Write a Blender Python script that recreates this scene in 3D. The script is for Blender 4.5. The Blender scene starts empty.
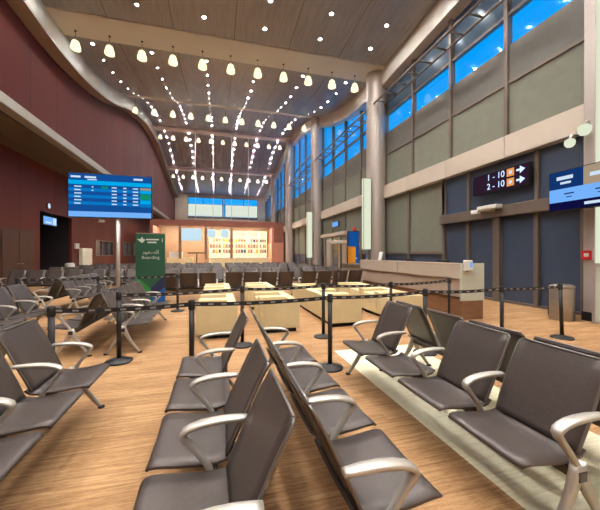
import bpy, bmesh, math, random
from mathutils import Vector, Matrix
random.seed(7)
PI = math.pi
SC = bpy.context.scene
COL = SC.collection

# ---------------------------------------------------------------- materials
def lin(c):
    c = c / 255.0
    return c / 12.92 if c <= 0.04045 else ((c + 0.055) / 1.055) ** 2.4
def rgb(r, g, b):
    return (lin(r), lin(g), lin(b), 1.0)

def mat(name, col, rough=0.5, metal=0.0, noise=None, bump=None, spec=0.5):
    """principled material; noise = (second colour, scale xyz, amount); bump = (scale xyz, strength)"""
    m = bpy.data.materials.new(name); m.use_nodes = True
    nt = m.node_tree; b = nt.nodes['Principled BSDF']
    b.inputs['Base Color'].default_value = col
    b.inputs['Roughness'].default_value = rough
    b.inputs['Metallic'].default_value = metal
    b.inputs['Specular IOR Level'].default_value = spec
    def noise_node(scale, detail=3):
        tc = nt.nodes.new('ShaderNodeTexCoord'); mp = nt.nodes.new('ShaderNodeMapping')
        mp.inputs['Scale'].default_value = scale
        nz = nt.nodes.new('ShaderNodeTexNoise'); nz.inputs['Scale'].default_value = 1.0
        nz.inputs['Detail'].default_value = detail
        nt.links.new(tc.outputs['Object'], mp.inputs['Vector']); nt.links.new(mp.outputs['Vector'], nz.inputs['Vector'])
        return nz
    if noise:
        nz = noise_node(noise[1])
        cr = nt.nodes.new('ShaderNodeMapRange')
        cr.inputs['From Min'].default_value = 0.3; cr.inputs['From Max'].default_value = 0.7
        cr.inputs['To Max'].default_value = noise[2]
        nt.links.new(nz.outputs['Fac'], cr.inputs['Value'])
        mx = nt.nodes.new('ShaderNodeMix'); mx.data_type = 'RGBA'
        mx.inputs[6].default_value = col; mx.inputs[7].default_value = noise[0]
        nt.links.new(cr.outputs['Result'], mx.inputs[0])
        nt.links.new(mx.outputs[2], b.inputs['Base Color'])
    if bump:
        nz = noise_node(bump[0])
        bp = nt.nodes.new('ShaderNodeBump'); bp.inputs['Strength'].default_value = bump[1]; bp.inputs['Distance'].default_value = 0.01
        nt.links.new(nz.outputs['Fac'], bp.inputs['Height']); nt.links.new(bp.outputs['Normal'], b.inputs['Normal'])
    return m

def emit(name, col, strength=1.0):
    m = bpy.data.materials.new(name); m.use_nodes = True
    nt = m.node_tree; nt.nodes.clear()
    o = nt.nodes.new('ShaderNodeOutputMaterial'); e = nt.nodes.new('ShaderNodeEmission')
    e.inputs['Color'].default_value = col; e.inputs['Strength'].default_value = strength
    nt.links.new(e.outputs[0], o.inputs[0])
    return m

def glass(name, glass_tone, gloss=0.12):
    m = bpy.data.materials.new(name); m.use_nodes = True
    nt = m.node_tree; nt.nodes.clear()
    o = nt.nodes.new('ShaderNodeOutputMaterial'); t = nt.nodes.new('ShaderNodeBsdfTransparent')
    t.inputs['Color'].default_value = glass_tone
    g = nt.nodes.new('ShaderNodeBsdfGlossy'); g.inputs['Roughness'].default_value = 0.05
    mx = nt.nodes.new('ShaderNodeMixShader'); lw = nt.nodes.new('ShaderNodeLayerWeight'); lw.inputs['Blend'].default_value = 0.5
    p = nt.nodes.new('ShaderNodeMath'); p.operation = 'POWER'; p.inputs[1].default_value = 4
    q = nt.nodes.new('ShaderNodeMath'); q.operation = 'MULTIPLY_ADD'; q.inputs[1].default_value = 0.5; q.inputs[2].default_value = 0.03
    nt.links.new(lw.outputs['Facing'], p.inputs[0]); nt.links.new(p.outputs[0], q.inputs[0]); nt.links.new(q.outputs[0], mx.inputs[0])
    nt.links.new(t.outputs[0], mx.inputs[1]); nt.links.new(g.outputs[0], mx.inputs[2])
    nt.links.new(mx.outputs[0], o.inputs[0])
    return m

def painted_reflection(name):
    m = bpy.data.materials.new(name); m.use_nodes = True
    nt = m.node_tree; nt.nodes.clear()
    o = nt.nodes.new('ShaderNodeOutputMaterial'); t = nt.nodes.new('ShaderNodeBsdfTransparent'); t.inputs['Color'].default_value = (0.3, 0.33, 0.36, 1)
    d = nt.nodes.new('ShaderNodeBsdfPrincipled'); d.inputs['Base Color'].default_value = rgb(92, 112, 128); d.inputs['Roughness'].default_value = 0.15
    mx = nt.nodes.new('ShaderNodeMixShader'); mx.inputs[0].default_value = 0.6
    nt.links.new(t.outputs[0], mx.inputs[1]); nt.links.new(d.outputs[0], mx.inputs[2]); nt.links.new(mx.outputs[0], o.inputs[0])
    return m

def floor_mat(name, c1, c2, c3):
    """plank patterned carpet: streaks along X, plank tiles with tone jumps"""
    m = bpy.data.materials.new(name); m.use_nodes = True
    nt = m.node_tree; b = nt.nodes['Principled BSDF']; L = nt.links.new
    tc = nt.nodes.new('ShaderNodeTexCoord')
    def nz(scale, detail, rough=0.6):
        mp = nt.nodes.new('ShaderNodeMapping'); mp.inputs['Scale'].default_value = scale
        n = nt.nodes.new('ShaderNodeTexNoise'); n.inputs['Scale'].default_value = 1; n.inputs['Detail'].default_value = detail
        n.inputs['Roughness'].default_value = rough
        L(tc.outputs['Object'], mp.inputs['Vector']); L(mp.outputs['Vector'], n.inputs['Vector'])
        return n
    n1 = nz((2.2, 42, 1), 5, 0.7); n2 = nz((14, 170, 1), 3, 0.7); n3 = nz((0.5, 5, 1), 2)
    br = nt.nodes.new('ShaderNodeTexBrick')
    br.inputs['Scale'].default_value = 1.0; br.inputs['Mortar Size'].default_value = 0.0
    br.inputs['Brick Width'].default_value = 1.0; br.inputs['Row Height'].default_value = 0.125
    br.inputs['Color1'].default_value = (0.25, 0.25, 0.25, 1); br.inputs['Color2'].default_value = (0.75, 0.75, 0.75, 1)
    L(tc.outputs['Object'], br.inputs['Vector'])
    def mth(op, a, bb):
        n = nt.nodes.new('ShaderNodeMath'); n.operation = op
        for i, v in enumerate((a, bb)):
            if isinstance(v, (int, float)): n.inputs[i].default_value = v
            else: L(v, n.inputs[i])
        return n.outputs[0]
    bw = nt.nodes.new('ShaderNodeRGBToBW'); L(br.outputs['Color'], bw.inputs[0])
    s = mth('ADD', mth('MULTIPLY', n1.outputs['Fac'], 0.58), mth('MULTIPLY', n2.outputs['Fac'], 0.36))
    s = mth('ADD', s, mth('MULTIPLY', bw.outputs[0], 0.14))
    s = mth('ADD', s, mth('MULTIPLY', n3.outputs['Fac'], 0.1))
    cr = nt.nodes.new('ShaderNodeValToRGB'); L(s, cr.inputs[0])
    e = cr.color_ramp.elements
    e[0].position = 0.36; e[0].color = c1; e[1].position = 0.78; e[1].color = c3
    k = e.new(0.56); k.color = c2
    L(cr.outputs[0], b.inputs['Base Color'])
    b.inputs['Roughness'].default_value = 0.75; b.inputs['Specular IOR Level'].default_value = 0.25
    return m

def belt_mat():
    m = bpy.data.materials.new('printed_belt'); m.use_nodes = True
    nt = m.node_tree; b = nt.nodes['Principled BSDF']; L = nt.links.new
    uv = nt.nodes.new('ShaderNodeTexCoord'); sp = nt.nodes.new('ShaderNodeSeparateXYZ'); L(uv.outputs['UV'], sp.inputs[0])
    def mth(op, a, bb):
        n = nt.nodes.new('ShaderNodeMath'); n.operation = op
        for i, v in enumerate((a, bb)):
            if isinstance(v, (int, float)): n.inputs[i].default_value = v
            else: L(v, n.inputs[i])
        return n.outputs[0]
    fx = mth('FRACT', mth('MULTIPLY', sp.outputs[0], 6.5), 0.0)
    a = mth('LESS_THAN', fx, 0.4)
    c = mth('LESS_THAN', mth('ABSOLUTE', mth('SUBTRACT', sp.outputs[1], 0.5), 0.0), 0.2)
    f = mth('MULTIPLY', a, c)
    mx = nt.nodes.new('ShaderNodeMix'); mx.data_type = 'RGBA'
    mx.inputs[6].default_value = rgb(32, 30, 32); mx.inputs[7].default_value = rgb(150, 145, 140)
    L(f, mx.inputs[0]); L(mx.outputs[2], b.inputs['Base Color'])
    b.inputs['Roughness'].default_value = 0.7
    return m

def panel_mat(name, c1, c2, along, pitch, rough=0.4, spec=0.5):
    """wall cladding with thin vertical joints; along = 0 (X) or 1 (Y)"""
    m = bpy.data.materials.new(name); m.use_nodes = True
    nt = m.node_tree; b = nt.nodes['Principled BSDF']; L = nt.links.new
    tc = nt.nodes.new('ShaderNodeTexCoord'); sp = nt.nodes.new('ShaderNodeSeparateXYZ'); L(tc.outputs['Object'], sp.inputs[0])
    def mth(op, a, bb=0.0):
        n = nt.nodes.new('ShaderNodeMath'); n.operation = op
        for i, v in enumerate((a, bb)):
            if isinstance(v, (int, float)): n.inputs[i].default_value = v
            else: L(v, n.inputs[i])
        return n.outputs[0]
    p = mth('MULTIPLY', sp.outputs[along], 1 / pitch)
    fr = mth('FRACT', p); joint = mth('LESS_THAN', fr, 0.02)
    fl = mth('FLOOR', p)
    wn = nt.nodes.new('ShaderNodeTexWhiteNoise'); wn.noise_dimensions = '1D'; L(fl, wn.inputs['W'])
    mx = nt.nodes.new('ShaderNodeMix'); mx.data_type = 'RGBA'
    mx.inputs[6].default_value = c1; mx.inputs[7].default_value = c2
    L(wn.outputs['Value'], mx.inputs[0])
    m2 = nt.nodes.new('ShaderNodeMix'); m2.data_type = 'RGBA'
    m2.inputs[7].default_value = tuple(v * 0.35 for v in c1[:3]) + (1,)
    L(joint, m2.inputs[0]); L(mx.outputs[2], m2.inputs[6]); L(m2.outputs[2], b.inputs['Base Color'])
    b.inputs['Roughness'].default_value = rough; b.inputs['Specular IOR Level'].default_value = spec
    return m

M = {}
M['seat'] = mat('brown_perforated_metal', rgb(82, 73, 69), 0.38, 0.2, noise=(rgb(73, 64, 61), (60, 60, 60), 0.8), bump=((300, 300, 300), 0.06))
M['alu'] = mat('cast_aluminium', rgb(208, 202, 192), 0.36, 0.55, noise=(rgb(190, 184, 176), (15, 15, 15), 0.6))
M['dark_alu'] = mat('grey_steel_beam', rgb(70, 66, 64), 0.45, 0.5, noise=(rgb(60, 56, 55), (12, 12, 12), 0.6))
M['rim'] = mat('seat_edge_trim', rgb(120, 114, 108), 0.35, 0.5, noise=(rgb(108, 102, 97), (12, 12, 12), 0.6))
M['black'] = mat('black_powder_coat', rgb(24, 23, 25), 0.5, 0.0, noise=(rgb(32, 31, 33), (9, 9, 9), 0.6))
M['rubber'] = mat('black_rubber', rgb(18, 18, 18), 0.8, noise=(rgb(26, 26, 26), (20, 20, 20), 0.6))
M['belt'] = belt_mat()
M['cream'] = mat('cream_leather', rgb(238, 220, 172), 0.5, noise=(rgb(229, 209, 158), (4, 4, 4), 0.8), bump=((40, 40, 40), 0.08))
M['cream_cushion'] = mat('cream_cushion_leather', rgb(242, 226, 184), 0.5, noise=(rgb(234, 216, 170), (4, 4, 4), 0.8), bump=((30, 30, 30), 0.08))
M['floor'] = floor_mat('wood_plank_carpet', rgb(84, 56, 36), rgb(158, 118, 79), rgb(210, 172, 127))
M['strip'] = floor_mat('beige_plank_carpet', rgb(172, 163, 132), rgb(226, 219, 186), rgb(243, 238, 214))
M['ceiling'] = mat('bronze_ceiling_panel', rgb(174, 174, 176), 0.36, 0.2, noise=(rgb(152, 152, 154), (14, 0.8, 1), 0.9), bump=((30, 1.2, 1), 0.05))
M['tan'] = mat('tan_cladding', rgb(214, 200, 184), 0.5, 0.0, noise=(rgb(206, 191, 175), (0.8, 0.8, 0.8), 0.7))
M['beam'] = mat('pale_tan_beam_cladding', rgb(232, 224, 212), 0.5, 0.0, noise=(rgb(224, 215, 202), (0.8, 0.8, 0.8), 0.7))
M['cove'] = mat('cove_plaster', rgb(190, 188, 178), 0.7, noise=(rgb(181, 179, 169), (0.5, 0.5, 0.5), 0.7), spec=0.2)
M['soffit'] = mat('brown_soffit', rgb(160, 136, 118), 0.55, noise=(rgb(150, 127, 110), (0.7, 0.7, 0.7), 0.7))
M['red'] = panel_mat('red_wall_panel', rgb(98, 46, 40), rgb(86, 38, 34), 1, 2.05, 0.55, 0.15)
M['red_low'] = panel_mat('red_lower_panel', rgb(112, 52, 44), rgb(100, 45, 38), 1, 1.6, 0.5, 0.2)
M['door_wood'] = mat('dark_door_veneer', rgb(84, 50, 36), 0.5, noise=(rgb(72, 42, 30), (6, 6, 0.6), 0.8))
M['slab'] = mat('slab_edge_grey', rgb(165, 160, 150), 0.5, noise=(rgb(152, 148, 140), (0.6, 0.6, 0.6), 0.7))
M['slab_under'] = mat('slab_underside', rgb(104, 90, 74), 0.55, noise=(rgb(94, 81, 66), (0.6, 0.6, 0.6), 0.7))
M['mull'] = mat('bronze_mullion', rgb(124, 112, 102), 0.4, 0.3, noise=(rgb(112, 101, 92), (2, 2, 2), 0.7))
M['col'] = mat('bronze_column_cladding', rgb(192, 182, 174), 0.35, 0.3, noise=(rgb(181, 171, 163), (2, 2, 0.3), 0.7))
M['blind_a'] = mat('grey_green_roller_blind', rgb(128, 130, 116), 0.8, noise=(rgb(120, 122, 109), (3, 3, 3), 0.7))
M['blind_b'] = mat('dark_grey_roller_blind', rgb(112, 110, 104), 0.8, noise=(rgb(104, 102, 96), (3, 3, 3), 0.7))
M['blind_c'] = mat('navy_door_film', rgb(66, 78, 98), 0.4, noise=(rgb(60, 72, 92), (3, 3, 3), 0.7))
M['pale_blind'] = emit('pale_backlit_blind', rgb(226, 236, 220), 0.95)  # emission stands in for daylight coming through the blind
M['glass'] = glass('clear_glass', (0.97, 0.985, 1, 1))
M['tint'] = painted_reflection('grey_tinted_glass')  # reflection on the nearest upper panes, mixed in as flat grey-blue
M['steel'] = mat('brushed_steel', rgb(190, 180, 170), 0.3, 0.8, noise=(rgb(176, 166, 156), (3, 3, 30), 0.7))
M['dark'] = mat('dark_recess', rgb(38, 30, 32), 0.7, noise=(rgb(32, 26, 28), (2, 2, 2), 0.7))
M['plastic'] = mat('black_plastic', rgb(22, 23, 27), 0.35, noise=(rgb(28, 29, 33), (5, 5, 5), 0.6))
M['white'] = mat('white_plastic', rgb(235, 232, 222), 0.4, noise=(rgb(228, 224, 214), (4, 4, 4), 0.6))
M['brown_wood'] = mat('brown_wood_laminate', rgb(132, 98, 72), 0.45, noise=(rgb(112, 82, 58), (2, 2, 16), 0.9))
M['desk_top'] = mat('counter_laminate', rgb(200, 186, 170), 0.4, noise=(rgb(191, 177, 161), (3, 3, 3), 0.7))
M['desk_low'] = mat('counter_lower_laminate', rgb(182, 166, 150), 0.45, noise=(rgb(172, 156, 140), (3, 3, 3), 0.7))
M['pale_glass'] = mat('pale_green_back_painted_glass', rgb(204, 210, 194), 0.25, noise=(rgb(196, 202, 186), (1, 1, 1), 0.5))
M['shop_red'] = mat('red_brown_shop_fascia', rgb(150, 92, 76), 0.5, noise=(rgb(138, 82, 68), (0.8, 0.8, 3), 0.8))
M['shop_pink'] = mat('salmon_shop_panel', rgb(214, 150, 128), 0.5, noise=(rgb(204, 140, 118), (1, 1, 1), 0.7))
M['shop_wood'] = mat('shop_back_wood', rgb(152, 122, 98), 0.5, noise=(rgb(138, 110, 86), (1, 1, 8), 0.8))
M['shop_cream'] = mat('shop_cream_laminate', rgb(244, 232, 190), 0.5, noise=(rgb(236, 222, 176), (2, 2, 2), 0.6))
M['orange'] = mat('orange_banner_fabric', rgb(240, 160, 30), 0.6, noise=(rgb(230, 148, 24), (3, 3, 3), 0.6))
M['green'] = mat('deep_green_banner', rgb(36, 92, 70), 0.55, noise=(rgb(32, 86, 64), (3, 3, 3), 0.6))
M['leaf_green'] = mat('bright_green_banner_print', rgb(40, 140, 66), 0.55, noise=(rgb(36, 132, 60), (3, 3, 3), 0.6))
M['navy'] = mat('navy_banner_print', rgb(32, 44, 88), 0.55, noise=(rgb(28, 40, 82), (3, 3, 3), 0.6))
M['blue'] = mat('blue_banner_print', rgb(30, 96, 176), 0.55, noise=(rgb(26, 90, 168), (3, 3, 3), 0.6))
M['paper'] = mat('white_print', rgb(230, 234, 228), 0.6, noise=(rgb(222, 227, 220), (9, 9, 9), 0.5))
M['red_box'] = mat('red_alarm_plastic', rgb(200, 30, 34), 0.4, noise=(rgb(186, 26, 30), (9, 9, 9), 0.6))
M['cab'] = mat('cream_cabinet_paint', rgb(246, 240, 214), 0.45, noise=(rgb(240, 232, 204), (2, 2, 2), 0.6))
LIGHT = 2750.0
M['lens'] = emit('downlight_lens', (1.0, 0.97, 0.93, 1), LIGHT)
def beam_profile(m, power, LIGHT=LIGHT):
    """a recessed lamp throws most of its light straight down"""
    nt = m.node_tree; e = [n for n in nt.nodes if n.type == 'EMISSION'][0]
    lw = nt.nodes.new('ShaderNodeLayerWeight'); lw.inputs['Blend'].default_value = 0.5
    a = nt.nodes.new('ShaderNodeMath'); a.operation = 'SUBTRACT'; a.inputs[0].default_value = 1.0
    b = nt.nodes.new('ShaderNodeMath'); b.operation = 'POWER'; b.inputs[1].default_value = power
    c = nt.nodes.new('ShaderNodeMath'); c.operation = 'MULTIPLY_ADD'; c.inputs[1].default_value = LIGHT; c.inputs[2].default_value = 5.0
    nt.links.new(lw.outputs['Facing'], a.inputs[1]); nt.links.new(a.outputs[0], b.inputs[0]); nt.links.new(b.outputs[0], c.inputs[0])
    nt.links.new(c.outputs[0], e.inputs['Strength'])
beam_profile(M['lens'], 1.35)
M['lens_narrow'] = emit('narrow_downlight_lens', (1.0, 0.97, 0.93, 1), LIGHT)
beam_profile(M['lens_narrow'], 6.0, LIGHT * 4.4)
M['pendant'] = emit('pendant_glow', (1.0, 0.88, 0.55, 1), 1.5)
M['pend_top'] = mat('pendant_cap', rgb(190, 176, 140), 0.4, noise=(rgb(180, 166, 130), (6, 6, 6), 0.6))
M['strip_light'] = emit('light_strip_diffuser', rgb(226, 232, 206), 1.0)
def scr(name, r, g, b, s=1.0): return emit(name, rgb(r, g, b), s)
M['s_navy'] = scr('screen_navy', 20, 78, 150); M['s_blue'] = scr('screen_blue', 8, 118, 196); M['s_cyan'] = scr('screen_cyan', 0, 168, 232)
M['s_pale'] = scr('screen_pale_blue', 118, 178, 250); M['s_text'] = scr('screen_white_text', 206, 226, 245); M['s_green'] = scr('screen_green', 20, 140, 110)
M['s_tan'] = scr('screen_tan', 168, 148, 124); M['s_orange'] = scr('screen_orange', 240, 160, 90); M['s_deep'] = scr('screen_deep_blue', 18, 52, 110)
M['s_ink'] = scr('screen_midnight', 14, 14, 62); M['s_maroon'] = scr('screen_dark_maroon', 44, 28, 44); M['s_led'] = scr('led_blue_white', 190, 215, 255, 1.5)
M['s_shop'] = scr('shop_menu_screen', 200, 230, 244, 1.0)
M['shop_lamp'] = emit('shop_lamp_panel', (1.0, 0.92, 0.72, 1), 30)
M['shop_glow'] = emit('backlit_shelf_panel', (1.0, 0.9, 0.62, 1), 1.05)

# ---------------------------------------------------------------- mesh helpers
class MB:
    def __init__(self): self.bm = bmesh.new(); self.mi = 0; self.uv = None
    def quad(self, *pts):
        f = self.bm.faces.new([self.bm.verts.new(p) for p in pts]); f.material_index = self.mi; return f
    def box(self, x0, x1, y0, y1, z0, z1, bev=0.0, seg=2):
        t = bmesh.new()
        bmesh.ops.create_cube(t, size=1)
        bmesh.ops.scale(t, vec=(abs(x1 - x0), abs(y1 - y0), abs(z1 - z0)), verts=t.verts)
        if bev: bmesh.ops.bevel(t, geom=list(t.edges), offset=bev, segments=seg, affect='EDGES', profile=0.6)
        bmesh.ops.translate(t, vec=((x0 + x1) / 2, (y0 + y1) / 2, (z0 + z1) / 2), verts=t.verts)
        self._merge(t); return self
    def _merge(self, t, mtx=None):
        mp = {}
        for v in t.verts: mp[v] = self.bm.verts.new(mtx @ v.co if mtx else v.co)
        for f in t.faces:
            try:
                nf = self.bm.faces.new([mp[v] for v in f.verts]); nf.material_index = self.mi; nf.smooth = f.smooth
            except ValueError: pass
        t.free()
    def lathe(self, prof, n=20, at=(0, 0, 0), mtx=None):
        """prof: list of (r, z) revolved about Z"""
        t = bmesh.new(); rings = []
        for r, z in prof:
            if r < 1e-6: rings.append([t.verts.new((0, 0, z))])
            else: rings.append([t.verts.new((r * math.cos(2 * PI * i / n), r * math.sin(2 * PI * i / n), z)) for i in range(n)])
        for a, b in zip(rings, rings[1:]):
            for i in range(n):
                j = (i + 1) % n
                if len(a) == 1 and len(b) == 1: continue
                if len(a) == 1: f = t.faces.new((a[0], b[j], b[i]))
                elif len(b) == 1: f = t.faces.new((a[i], a[j], b[0]))
                else: f = t.faces.new((a[i], a[j], b[j], b[i]))
                f.smooth = True
        bmesh.ops.recalc_face_normals(t, faces=t.faces)
        self._merge(t, (mtx or Matrix.Identity(4)) if not any(at) else Matrix.Translation(at) @ (mtx or Matrix.Identity(4)))
        return self
    def tube(self, pts, r, n=8, caps=True):
        pts = [Vector(p) for p in pts]; t = bmesh.new(); rings = []
        rs = r if isinstance(r, (list, tuple)) else [r] * len(pts)
        up = Vector((0, 0, 1))
        for i, p in enumerate(pts):
            d = (pts[min(i + 1, len(pts) - 1)] - pts[max(i - 1, 0)]).normalized()
            a = d.cross(up)
            if a.length < 1e-3: a = d.cross(Vector((1, 0, 0)))
            a.normalize(); b = a.cross(d).normalized()
            rings.append([t.verts.new(p + (a * math.cos(2 * PI * k / n) + b * math.sin(2 * PI * k / n)) * rs[i]) for k in range(n)])
        for a, b in zip(rings, rings[1:]):
            for k in range(n):
                f = t.faces.new((a[k], a[(k + 1) % n], b[(k + 1) % n], b[k])); f.smooth = True
        if caps: t.faces.new(rings[0][::-1]); t.faces.new(rings[-1])
        bmesh.ops.recalc_face_normals(t, faces=t.faces)
        self._merge(t); return self
    def ribbon(self, u, path, ht, hw, n=10):
        """flattened bar swept along a path in the v-z plane (y = -v), centred at x = u"""
        t = bmesh.new(); rings = []
        P = [Vector((0, -v, z)) for v, z in path]
        for i, p in enumerate(P):
            d = (P[min(i + 1, len(P) - 1)] - P[max(i - 1, 0)]).normalized()
            nn = Vector((1, 0, 0)).cross(d).normalized()
            h = ht[i] if isinstance(ht, (list, tuple)) else ht; w = hw[i] if isinstance(hw, (list, tuple)) else hw
            ring = []
            for k in range(n):
                a = 2 * PI * (k + 0.5) / n; c, s = math.cos(a), math.sin(a)
                ex = 0.55
                ring.append(t.verts.new(p + Vector((u, 0, 0)) + Vector((1, 0, 0)) * w * math.copysign(abs(c) ** ex, c) + nn * h * math.copysign(abs(s) ** ex, s)))
            rings.append(ring)
        for a, b in zip(rings, rings[1:]):
            for k in range(n):
                f = t.faces.new((a[k], a[(k + 1) % n], b[(k + 1) % n], b[k])); f.smooth = True
        t.faces.new(rings[0][::-1]); t.faces.new(rings[-1])
        bmesh.ops.recalc_face_normals(t, faces=t.faces)
        self._merge(t); return self
    def shell(self, u, prof, hw, th, dish=0.0, nx=6):
        """thin curved plate: profile (v, z) extruded over x = u +- hw(i), thickness th, round cornered by hw list"""
        t = bmesh.new(); n = len(prof); P = [Vector((0, -v, z)) for v, z in prof]; top = []; bot = []
        for i, p in enumerate(P):
            d = (P[min(i + 1, n - 1)] - P[max(i - 1, 0)]).normalized(); nn = Vector((1, 0, 0)).cross(d).normalized()
            if nn.z < 0: nn = -nn
            ra = []; rb = []
            for k in range(nx + 1):
                s = -1 + 2 * k / nx
                q = p + Vector((u + s * hw[i], 0, 0)) - nn * dish * (1 - s * s)
                ra.append(t.verts.new(q)); rb.append(t.verts.new(q - nn * th))
            top.append(ra); bot.append(rb)
        for i in range(n - 1):
            for k in range(nx):
                f = t.faces.new((top[i][k], top[i][k + 1], top[i + 1][k + 1], top[i + 1][k])); f.smooth = True
                f = t.faces.new((bot[i][k], bot[i + 1][k], bot[i + 1][k + 1], bot[i][k + 1])); f.smooth = True
            t.faces.new((top[i][0], top[i + 1][0], bot[i + 1][0], bot[i][0]))
            t.faces.new((top[i][nx], bot[i][nx], bot[i + 1][nx], top[i + 1][nx]))
        for k in range(nx):
            t.faces.new((top[0][k], bot[0][k], bot[0][k + 1], top[0][k + 1]))
            t.faces.new((top[-1][k], top[-1][k + 1], bot[-1][k + 1], bot[-1][k]))
        bmesh.ops.recalc_face_normals(t, faces=t.faces)
        self._merge(t); return self
    def build(self, name, mats, parent=None, loc=None, rot=None, recalc=False):
        if recalc: bmesh.ops.recalc_face_normals(self.bm, faces=self.bm.faces)
        me = bpy.data.meshes.new(name); self.bm.to_mesh(me); self.bm.free()
        for m in (mats if isinstance(mats, (list, tuple)) else [mats]): me.materials.append(M[m])
        o = bpy.data.objects.new(name, me); COL.objects.link(o)
        if parent: o.parent = parent
        if loc: o.location = loc
        if rot: o.rotation_euler = rot
        return o

def tag(o, label, cat, group=None):
    o['label'] = label; o['category'] = cat
    if group: o['group'] = group
    return o
def thing(name, label, cat, loc=(0, 0, 0), rz=0, group=None):
    o = bpy.data.objects.new(name, None); o.empty_display_size = 0.2; COL.objects.link(o)
    o.location = loc; o.rotation_euler = (0, 0, rz)
    return tag(o, label, cat, group)
def struct(o): o['kind'] = 'structure'; return o
def kids(o): return [c for c in bpy.data.objects if c.parent == o]
def dup(root, loc, rz, label, group=None, tree=None):
    r = root.copy(); COL.objects.link(r); r.location = loc; r.rotation_euler = (0, 0, rz); r['label'] = label
    if group: r['group'] = group
    for ch, gs in tree:
        c = ch.copy(); COL.objects.link(c); c.parent = r
        for g in gs:
            d = g.copy(); COL.objects.link(d); d.parent = c
    return r
def tree_of(root): return [(c, kids(c)) for c in kids(root)]
ORD = ['first', 'second', 'third', 'fourth', 'fifth', 'sixth', 'seventh', 'eighth', 'ninth', 'tenth', 'eleventh', 'twelfth', 'thirteenth', 'fourteenth', 'fifteenth']

def lettering(txt, size, m, name, parent, loc, rot, depth=0.003, align='CENTER'):
    cu = bpy.data.curves.new('txt', 'FONT'); cu.body = txt; cu.size = size; cu.extrude = depth
    cu.align_x = align; cu.align_y = 'CENTER'
    o = bpy.data.objects.new('txt', cu); COL.objects.link(o)
    dg = bpy.context.evaluated_depsgraph_get(); dg.update()
    me = bpy.data.meshes.new_from_object(o.evaluated_get(dg))
    bpy.data.objects.remove(o)
    me.materials.clear(); me.materials.append(M[m]); me.name = name
    r = bpy.data.objects.new(name, me); COL.objects.link(r); r.parent = parent; r.location = loc; r.rotation_euler = rot
    return r

# ---------------------------------------------------------------- camera
H = 1.5; F_PX = 310.0; YAW = math.atan(83 / F_PX)
cam = bpy.data.cameras.new('camera'); co = bpy.data.objects.new('camera', cam); COL.objects.link(co)
cam.sensor_fit = 'HORIZONTAL'; cam.sensor_width = 36.0; cam.lens = 36.0 * F_PX / 600.0
cam.clip_start = 0.05; cam.clip_end = 300
co.location = (0, 0, H); co.rotation_euler = (PI / 2 - math.radians(0.18), 0, -YAW)
SC.camera = co

# ---------------------------------------------------------------- hall shell
XL, XLOW, XR = -7.0, -9.0, 8.75
Y0, Y1 = -6.0, 57.0
CP = [(-6, 11.3), (0, 11.3), (8, 11.35), (13, 11.2), (15, 11.1), (17.7, 11.25), (20.7, 11.75), (23.6, 12.55), (25.2, 13.15), (27, 13.7),
      (29.6, 14.3), (33, 14.8), (36, 14.9), (39, 14.6), (42, 14.0), (45.5, 13.3), (51, 12.4), (57, 11.95)]
def ceil_z(y):
    n = len(CP)
    for i in range(n - 1):
        if y <= CP[i + 1][0] or i == n - 2:
            p0 = CP[max(i - 1, 0)]; p1 = CP[i]; p2 = CP[i + 1]; p3 = CP[min(i + 2, n - 1)]
            h = p2[0] - p1[0]; t = (y - p1[0]) / h
            m1 = (p2[1] - p0[1]) / (p2[0] - p0[0]) * h; m2 = (p3[1] - p1[1]) / (p3[0] - p1[0]) * h
            return (2*t**3-3*t*t+1)*p1[1] + (t**3-2*t*t+t)*m1 + (-2*t**3+3*t*t)*p2[1] + (t**3-t*t)*m2
YS = [Y0 + i * (Y1 - Y0) / 90 for i in range(91)]
def drop(y): return 1.0 if y < 30 else max(0.72, 1.0 - 0.28 * (y - 30) / 12)

# floor (wood carpet with the beige inlay as its own faces)
b = MB(); SX0, SX1, SY1 = 1.75, 3.05, 4.5
for x0, x1, y0, y1, mi in ((-11.5, SX0, Y0, Y1, 0), (SX1, 9.2, Y0, Y1, 0), (SX0, SX1, SY1, Y1, 0), (SX0, SX1, Y0, SY1, 1)):
    b.mi = mi; b.quad((x0, y0, 0), (x1, y0, 0), (x1, y1, 0), (x0, y1, 0))
struct(b.build('floor', ['floor', 'strip']))

b = MB()
for ya, yb in zip(YS, YS[1:]):
    za, zb = ceil_z(ya), ceil_z(yb)
    f = b.quad((XL - .1, ya, za), (XL - .1, yb, zb), (XR + .2, yb, zb), (XR + .2, ya, za)); f.smooth = True
struct(b.build('ceiling', 'ceiling'))

# cross beams on the ceiling
for i, (yc, w, d) in enumerate(((15.0, 0.78, 0.03), (25.2, 0.14, 0.08), (35.4, 0.5, 0.2), (45.5, 0.5, 0.2))):
    z = ceil_z(yc)
    b = MB(); b.box(-6.5, 8.35, yc - w, yc + w, z - d, z + 0.5, 0.03)
    struct(b.build('trim_%d' % (i + 1), 'beam'))
# long ceiling joints
for i, x in enumerate((-4.3, -1.8, 0.75, 3.25, 5.75)):
    b = MB()
    for ya, yb in zip(YS[22:], YS[23:]):
        za, zb = ceil_z(ya) - 0.012, ceil_z(yb) - 0.012
        b.quad((x - .015, ya, za), (x - .015, yb, zb), (x + .015, yb, zb), (x + .015, ya, za))
    struct(b.build('trim_%d' % (i + 5), 'mull'))

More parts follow.
